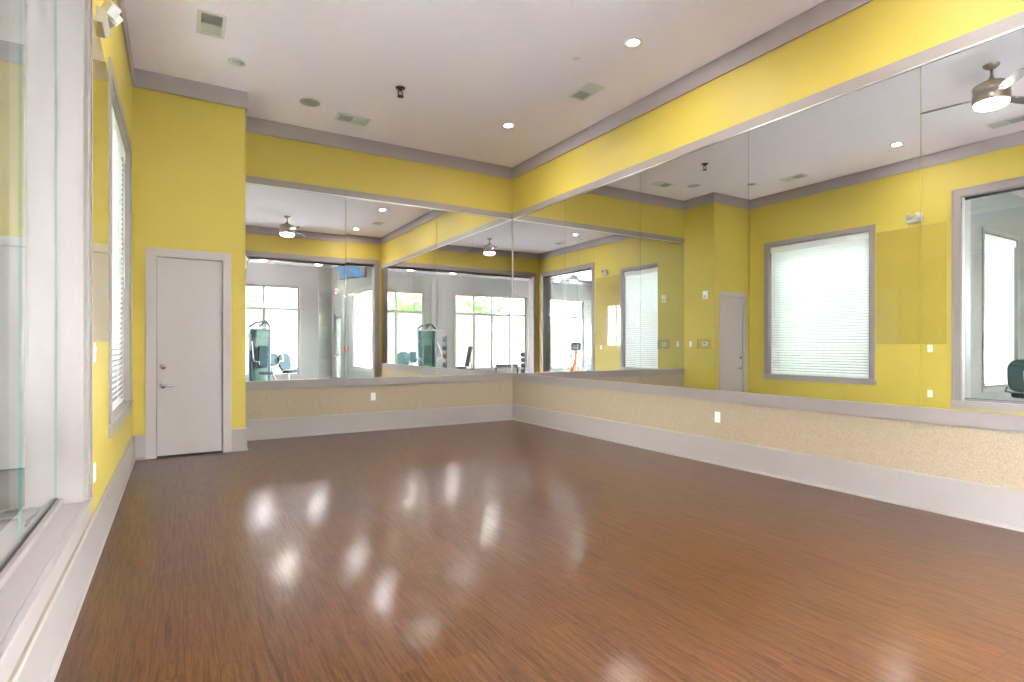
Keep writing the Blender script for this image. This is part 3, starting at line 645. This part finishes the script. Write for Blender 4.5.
# seated machine with rounded pads
def seat_machine(label, loc, rz):
    t = thing('seated_strength_machine', label, 'gym machine', loc, rz, 'seated strength machines')
    MB().box(-.05, .05, -.5, .55, 0, .07).box(-.35, .35, .47, .55, 0, .07).box(-.30, .30, -.55, -.47, 0, .07).build('base_frame', SILVER, t, bevel=.008)
    MB().tube([(0, -.05, .05), (0, -.02, .50), (0, .16, .62), (0, .24, .95)], .035, 10).build('post', SILVER, t)
    pad(MB(), .44, .09, .56, .16, tr(0, .20, .86) @ rot('X', -12)).build('back_pad', TEAL, t, bevel=.025, seg=3)
    pad(MB(), .40, .09, .44, .12, tr(0, -.10, .54) @ rot('X', 86)).build('seat_pad', TEAL, t, bevel=.025, seg=3)
    b = MB().tube([(0, .5, .05), (.28, .5, .50), (.30, .42, .85)], .03, 10); b.build('side_frame', SILVER, t)
    pad(MB(), .34, .10, .40, .13, tr(.36, .30, .94) @ rot('X', -8)).build('side_pad', TEAL, t, bevel=.025, seg=3)
    for s in (-1, 1): MB().tube([(s*.05, .05, .55), (s*.27, .02, .58), (s*.27, -.12, .64)], .015, 8).build('hand_grip', BLACK, t)
    return t
sm = seat_machine('seated strength machine with two rounded dark pads beside the multi gym', (-1.95, -11.2, -.004), math.radians(155))
dup(sm, (-6.93, -5.22, -.004), math.radians(-100), 'seated strength machine with dark rounded pads just behind the glazed opening')
# ball racks
def ball_rack(label, loc, n, h, balls, mats, grp):
    t = thing('ball_rack', label, 'rack', loc)
    MB().lathe([(0, 0), (.24, 0), (.24, .025), (.05, .04), (0, .04)], 24).build('base', DARKM, t)
    MB().tube([(0, .14, .03), (0, .14, h)], .02, 8).build('post', DARKM, t)
    for k in range(n):
        z = .20 + k*(h-.25)/(n-.5)
        MB().tube([(.085*math.cos(a), .085*math.sin(a)*1.0, z) for a in [2*PI*i/16 for i in range(16)]], .009, 6, closed=True).tube([(0, .085, z), (0, .14, z)], .009, 6).build('ring', DARKM, t)
        q = thing('medicine_ball', balls % ['lowest', 'second', 'third', 'fourth', 'fifth', 'top'][k if k < n-1 else 5], 'medicine ball', (loc[0], loc[1], loc[2]+z+.074), 0, grp)
        MB().ball((0, 0, 0), .105, 20).build('ball', mats[k % len(mats)], q)
        MB().tube([(.1055*math.cos(a), .1055*math.sin(a), 0) for a in [2*PI*i/28 for i in range(28)]], .004, 6, closed=True).build('seam', BLACK, q)
    return t
OLIVE = mat('olive_rubber', (.13, .13, .05), .5, var=.1); MAROON = mat('maroon_rubber', (.16, .05, .05), .5, var=.1); NAVY = mat('navy_rubber', (.03, .035, .09), .5, var=.1)
ball_rack('tall ball rack beside the multi gym', (-3.92, -11.75, -.004), 5, 1.78, '%s ball in the tall rack beside the multi gym', [OLIVE, GREENM, MAROON, TEAL, GREENM], 'balls in the tall rack')
ball_rack('short ball rack by the wide gym window', (-7.62, -11.75, -.004), 4, 1.08, '%s ball in the short rack by the wide window', [NAVY, BLACK, NAVY, BLACK], 'balls in the short rack')
# bench
t = thing('adjustable_bench', 'weight bench with raised backrest before the wide gym window', 'weight bench', (-5.15, -12.2, -.004), math.radians(90))
MB().box(-.25, .25, -.60, -.53, 0, .05).box(-.25, .25, .53, .60, 0, .05).box(-.035, .035, -.53, .53, .10, .16).box(-.03, .03, -.59, -.54, .05, .16).box(-.03, .03, .54, .59, .05, .16).box(-.03, .03, -.3, -.25, .16, .42).box(-.03, .03, .2, .25, .16, .42).build('frame', DARKM, t, bevel=.006)
pad(MB(), .28, .07, .42, .05, tr(0, -.30, .46) @ rot('X', 90)).build('seat_pad', BLACK, t, bevel=.012)
pad(MB(), .28, .07, .86, .05, tr(0, .06, .92) @ rot('X', -12)).build('back_pad', BLACK, t, bevel=.012)
MB().tube([(0, .20, .42), (0, .13, .9)], .018, 8).build('support_strut', DARKM, t)
# dumbbell rack
t = thing('dumbbell_rack', 'low rack of black dumbbells before the wide gym window', 'rack', (-7.25, -12.5, -.004))
for s in (-1, 1): MB().box(s*.55-.03, s*.55+.03, -.22, .22, 0, .04).box(s*.55-.025, s*.55+.025, -.03, .03, .04, .42).build('leg', DARKM, t, bevel=.004)
MB().box(-.62, .62, -.13, -.09, .39, .42).box(-.62, .62, .09, .13, .39, .42).box(-.6, .6, -.09, .09, .385, .40).build('shelf', DARKM, t, bevel=.004)
d0 = None
for k in range(5):
    x = -7.25-.44+k*.22; l = ['dumbbell at the window end of the low rack', 'second dumbbell on the low rack counted from the window end', 'middle dumbbell on the low rack', 'fourth dumbbell on the low rack counted from the window end', 'dumbbell at the bike end of the low rack'][4-k]
    if d0 is None:
        d0 = thing('dumbbell', l, 'dumbbell', (x, -12.5, .478), PI/2, 'dumbbells on the low rack')
        for s in (-1, 1): MB().lathe([(0, s*.06), (.055, s*.06), (.062, s*.07), (.062, s*.135), (.055, s*.145), (0, s*.145)], 6, rot('Y', 90), smooth=False).build('weight_head', BLACK, d0)
        MB().tube([(-.07, 0, 0), (0, 0, 0), (.07, 0, 0)], [.014, .017, .014], 10).build('grip', CHROME, d0)
    else: dup(d0, (x, -12.5, .478), PI/2, l)
# orange exercise bike
t = thing('exercise_bike', 'orange and grey exercise bike standing in the gym behind the glazed opening', 'exercise bike', (-8.55, -9.35, -.004), math.radians(125))
MB().box(-.28, .28, .42, .50, 0, .06).box(-.25, .25, -.58, -.50, 0, .06).box(-.04, .04, -.50, .42, .08, .15).box(-.03, .03, -.56, -.50, .06, .12).box(-.03, .03, .43, .49, .06, .12).build('base_frame', BLACK, t, bevel=.01)
MB().prism([(-.34, .30), (-.10, .62), (.20, .58), (.40, .36), (.30, .14), (-.20, .12)], -.07, .07, 'x').build('flywheel_cover', ORANGE, t, bevel=.03, seg=3)
MB().tube([(0, .18, .5), (0, .27, .85), (0, .33, 1.20)], [.075, .06, .05], 12).build('front_mast', ORANGE, t)
pad(MB(), .42, .09, .34, .07, tr(0, .33, 1.33) @ rot('X', -18)).build('console', STEELB, t, bevel=.015)
MB().box(-.15, .15, -.006, 0, -.11, .10, tr(0, .283, 1.33) @ rot('X', -18)).build('screen', DARKG, t)
MB().tube([(-.24, .02, 1.10), (-.24, .16, 1.12), (-.12, .29, 1.08), (.12, .29, 1.08), (.24, .16, 1.12), (.24, .02, 1.10)], .018, 8).build('handlebar', BLACK, t)
MB().tube([(0, -.12, .4), (0, -.32, .92)], .03, 10).build('seat_post', SILVER, t)
MB().prism([(-.05, .14), (-.12, -.06), (-.11, -.14), (.11, -.14), (.12, -.06), (.05, .14)], -.03, .03, 'z', tr(0, -.34, .96)).build('saddle', BLACK, t, bevel=.02, seg=3)
for s in (-1, 1):
    k = MB().tube([(s*.07, .03, .33), (s*.09, .03+s*.12, .33-s*.11)], .014, 8).build('crank', SILVER, t)
    MB().box(s*.10-.0, s*.10+s*.10, .03+s*.12-.04, .03+s*.12+.04, .33-s*.11-.012, .33-s*.11+.012).build('pedal', BLACK, k)
# treadmill console side piece: stepper with raised arm poles next to the bike
t = thing('elliptical_trainer', 'grey elliptical trainer with tall arm poles beside the orange bike', 'elliptical trainer', (-9.35, -9.15, -.004), math.radians(150))
MB().box(-.30, .30, .55, .63, 0, .06).box(-.30, .30, -.72, -.64, 0, .06).box(-.05, .05, -.64, .55, .05, .13).build('base_frame', SILVER, t, bevel=.008)
MB().prism([(.10, .12), (.10, .5), (.30, .62), (.55, .5), (.6, .12)], -.13, .13, 'x').build('drive_cover', STEELB, t, bevel=.03, seg=3)
MB().tube([(0, .32, .55), (0, .36, 1.40)], .035, 10).build('mast', SILVER, t)
pad(MB(), .30, .06, .24, .05, tr(0, .34, 1.45) @ rot('X', -20)).build('console', DARKG, t, bevel=.01)
for s in (-1, 1):
    MB().tube([(s*.24, .30, .45), (s*.24, .26, 1.0), (s*.22, .10-s*.08, 1.35), (s*.22, .02-s*.10, 1.62)], .018, 8).build('arm_pole', BLACK, t)
    a = MB().tube([(s*.2, .32, .30), (s*.2, -.62, .22)], .022, 8).build('pedal_arm', RED, t)
    MB().box(s*.2-.06, s*.2+.06, -.30, .02, .28, .31).build('foot_plate', BLACK, a, bevel=.006)
# wall phone box and entry sign on the gym pier, cable on the gym-side sill
t = thing('wall_phone', 'dark wall phone on the pale gym pier between two windows', 'telephone', (-9.32, -13.25, 1.62), PI)
MB().box(-.09, .09, -.07, 0, -.14, .14).build('body', DARKG, t, bevel=.01); MB().tube([(-.05, -.09, -.11), (-.05, -.105, 0), (-.05, -.09, .11)], [.025, .016, .025], 8).build('handset', BLACK, t)
t = thing('cable_coil', 'coil of grey cable lying on the sill behind the glazed opening', 'cable', (-6.0, -4.90, OZ0+.008))
pts = [(.085*(1+.10*math.sin(i*.9))*math.cos(i*.35), (.10+.02*math.sin(i*.31))*math.sin(i*.35), .004*(i/18)) for i in range(72)]
MB().tube(pts, .0075, 6).build('loops', CABLE, t)
MB().tube([(.085, -.0, .012), (.095, -.08, .008), (.07, -.16, .0), (.09, -.22, 0)], .0075, 6).lathe([(.013, 0), (.013, .04), (.008, .05), (0, .05)], 10, tr(.09, -.22, 0) @ rot('X', 90)).build('plug_end', BLACK, t)

# ------------------------------------------------------------------ outdoors beyond the gym windows
struct(MB().box(-60, 60, -80, 40, -.25, -.15).build('ground', PALE_GROUND))
t = thing('house', 'white sided house outside the gym window', 'house', (4.0, -29.5, -.15))
MB().box(-10, 8, -5, 0, 0, 9.5).build('wall', SIDING, t)
for zz in (1.0, 4.0, 6.7):
    for xx in (-8.6, -6.9, -4.6, -2.3, 0, 2.3, 4.6):
        q = MB().box(xx-.55, xx+.55, 0, .06, zz, zz+1.5).build('window', GREYW, t)
        MB().box(xx-.62, xx+.62, 0, .09, zz+1.5, zz+1.6).box(xx-.62, xx+.62, 0, .12, zz-.1, zz).box(xx-.62, xx-.55, 0, .09, zz, zz+1.5).box(xx+.55, xx+.62, 0, .09, zz, zz+1.5).box(xx-.02, xx+.02, .06, .08, zz, zz+1.5).build('window_frame', SIDING, q)
MB().prism([(-5.5, 9.5), (-2.5, 11.6), (.5, 9.5)], -10.3, 8.3, 'x').build('roof', DARKG, t)
t = thing('house', 'red brick house behind the trees outside the gym', 'house', (-15.0, -40, -.15))
MB().box(-5, 5, -4, 0, 0, 7.0).build('wall', BRICKM, t); MB().prism([(-4.4, 7.0), (-2, 9.2), (.4, 7.0)], -5.3, 5.3, 'x').build('roof', DARKG, t)
for xx in (-3.4, -1.1, 1.2, 3.5):
    for zz in (1, 4.2): MB().box(xx-.5, xx+.5, 0, .06, zz, zz+1.5).build('window', GREYW, t)
def tree(x, y, h, r, label):
    t = thing('garden_tree', label, 'tree', (x, y, -.15), 0, 'trees outside the gym')
    MB().tube([(0, 0, 0), (.05, .02, h*.3), (0, .05, h*.6), (0, 0, h*.85)], [.16, .13, .09, .03], 8).build('trunk', BARK, t)
    b = MB()
    for k in range(1500):
        u = random.random()**.45; th = random.uniform(0, 2*PI); ph = math.acos(random.uniform(-1, 1)); lob = 1 + .18*math.sin(3*th+x) + .12*math.sin(5*ph+y)
        c = Vector((r*u*lob*math.sin(ph)*math.cos(th), r*u*lob*math.sin(ph)*math.sin(th), h*.60 + h*.40*u*lob*math.cos(ph)))
        s_ = random.uniform(.10, .24); m = tr(*c) @ Matrix.Rotation(random.uniform(0, 6), 4, Vector((random.uniform(-1, 1), random.uniform(-1, 1), random.uniform(-1, 1))).normalized())
        v = [b.bm.verts.new(m @ Vector(p)) for p in ((-s_, 0, 0), (0, -s_*.6, .02), (s_, 0, 0), (0, s_*.6, .02))]; b.bm.faces.new(v)
    o = b.build('foliage', LEAF, t); return t
for x, y, h, r, l in ((-2.6, -27, 5.6, 2.2, 'leafy tree just outside the gym window beside the exit door'), (-8.6, -28, 5.2, 2.3, 'leafy tree outside the wide gym window, window end'), (-14.2, -28.5, 5.6, 2.4, 'leafy tree outside the wide gym window, bike end'),
                      (-20, -28, 5.5, 2.5, 'leafy tree outside the window behind the orange bike'), (-26.5, -29, 6.5, 2.7, 'tall leafy tree farthest along the gym front'), (-16.5, .5, 5.2, 2.0, 'leafy tree outside the gym side window')):
    tree(x, y, h, r, l)

def hedge(label, loc, L, h, n, rz=0):  # hedges added outside to dim the daylight reaching the blinds
    t = thing('hedge', label, 'hedge', loc, rz)
    b = MB(); b.box(-.35, .35, -L/2, L/2, 0, h)
    for k in range(n):
        f = random.choice('xxxyz'); y = random.uniform(-L/2, L/2); z = random.uniform(.05, h+.05); x = random.uniform(-.45, .45)
        if f == 'x': x = random.choice((-1, 1))*random.uniform(.34, .48)
        elif f == 'y': y = random.choice((-L/2, L/2))+random.uniform(-.07, .07)
        else: z = h+random.uniform(-.02, .14)
        s_ = random.uniform(.05, .11); m = tr(x, y, z) @ Matrix.Rotation(random.uniform(0, 6), 4, Vector((random.uniform(-1, 1), random.uniform(-1, 1), random.uniform(-1, 1))).normalized())
        b.bm.faces.new([b.bm.verts.new(m @ Vector(p)) for p in ((-s_, 0, 0), (0, -s_*.6, .01), (s_, 0, 0), (0, s_*.6, .01))])
    b.build('foliage', HEDGE, t); return t
hedge('tall green hedge added outside the studio window to dim its blind', (-7.55, -1.6, -.15), 4.2, 5.0, 5600)
hedge('lower green hedge added outside the gym window to dim its blind', (-10.55, -1.7, -.15), 4.2, 4.0, 4800, PI/2)

# ------------------------------------------------------------------ lamps and daylight
def area(name, loc, size, power, col=(1, .97, .94), shape='DISK', rot_=(0, 0, 0), spread=PI):
    l = bpy.data.lights.new(name, 'AREA'); l.shape = shape; l.size = size; l.energy = power; l.color = col; l.spread = spread
    o = bpy.data.objects.new(name, l); COL.objects.link(o); o.location = loc; o.rotation_euler = rot_; return o
CANW = 3.5
for (x, y) in cans[:4]: area('downlight_lamp', (x, y, ZC-.012), .11, CANW)
wd = bpy.data.worlds.new('sky'); sc.world = wd; wd.use_nodes = True; nt = wd.node_tree; nt.nodes.clear(); L = nt.links.new
out = nt.nodes.new('ShaderNodeOutputWorld'); bg = nt.nodes.new('ShaderNodeBackground')
tc = nt.nodes.new('ShaderNodeTexCoord'); sx = nt.nodes.new('ShaderNodeSeparateXYZ'); L(tc.outputs['Generated'], sx.inputs[0])
rp = nt.nodes.new('ShaderNodeValToRGB'); rp.color_ramp.elements[0].position = 0; rp.color_ramp.elements[0].color = (.965, .965, 1, 1); rp.color_ramp.elements[1].position = .7; rp.color_ramp.elements[1].color = (.76, .84, .98, 1)
L(sx.outputs['Z'], rp.inputs[0]); L(rp.outputs[0], bg.inputs[0]); bg.inputs[1].default_value = 19.0; L(bg.outputs[0], out.inputs[0])

# ------------------------------------------------------------------ camera and colour
cam = bpy.data.cameras.new('camera'); co = bpy.data.objects.new('camera', cam); COL.objects.link(co)
co.location = (-5.275, -8.745, 1.35); co.rotation_euler = (PI/2, 0, -.5419)
cam.sensor_fit = 'HORIZONTAL'; cam.sensor_width = 36; cam.lens = 555.4*36/1024; cam.shift_y = (346.17-341)/1024; cam.clip_start = .02; cam.clip_end = 300
sc.camera = co
sc.view_settings.view_transform = 'Standard'; sc.view_settings.look = 'None'; sc.view_settings.gamma = 1; sc.view_settings.use_curve_mapping = False
sc.view_settings.exposure = 3.36
c = sc.cycles
c.max_bounces = 14; c.diffuse_bounces = 6; c.glossy_bounces = 10; c.transmission_bounces = 8; c.transparent_max_bounces = 24
c.sample_clamp_indirect = 12; c.use_denoising = True; c.denoising_input_passes = 'RGB_ALBEDO_NORMAL'; c.denoising_prefilter = 'ACCURATE'; c.use_adaptive_sampling = False; c.caustics_reflective = True; c.caustics_refractive = False; c.blur_glossy = .2
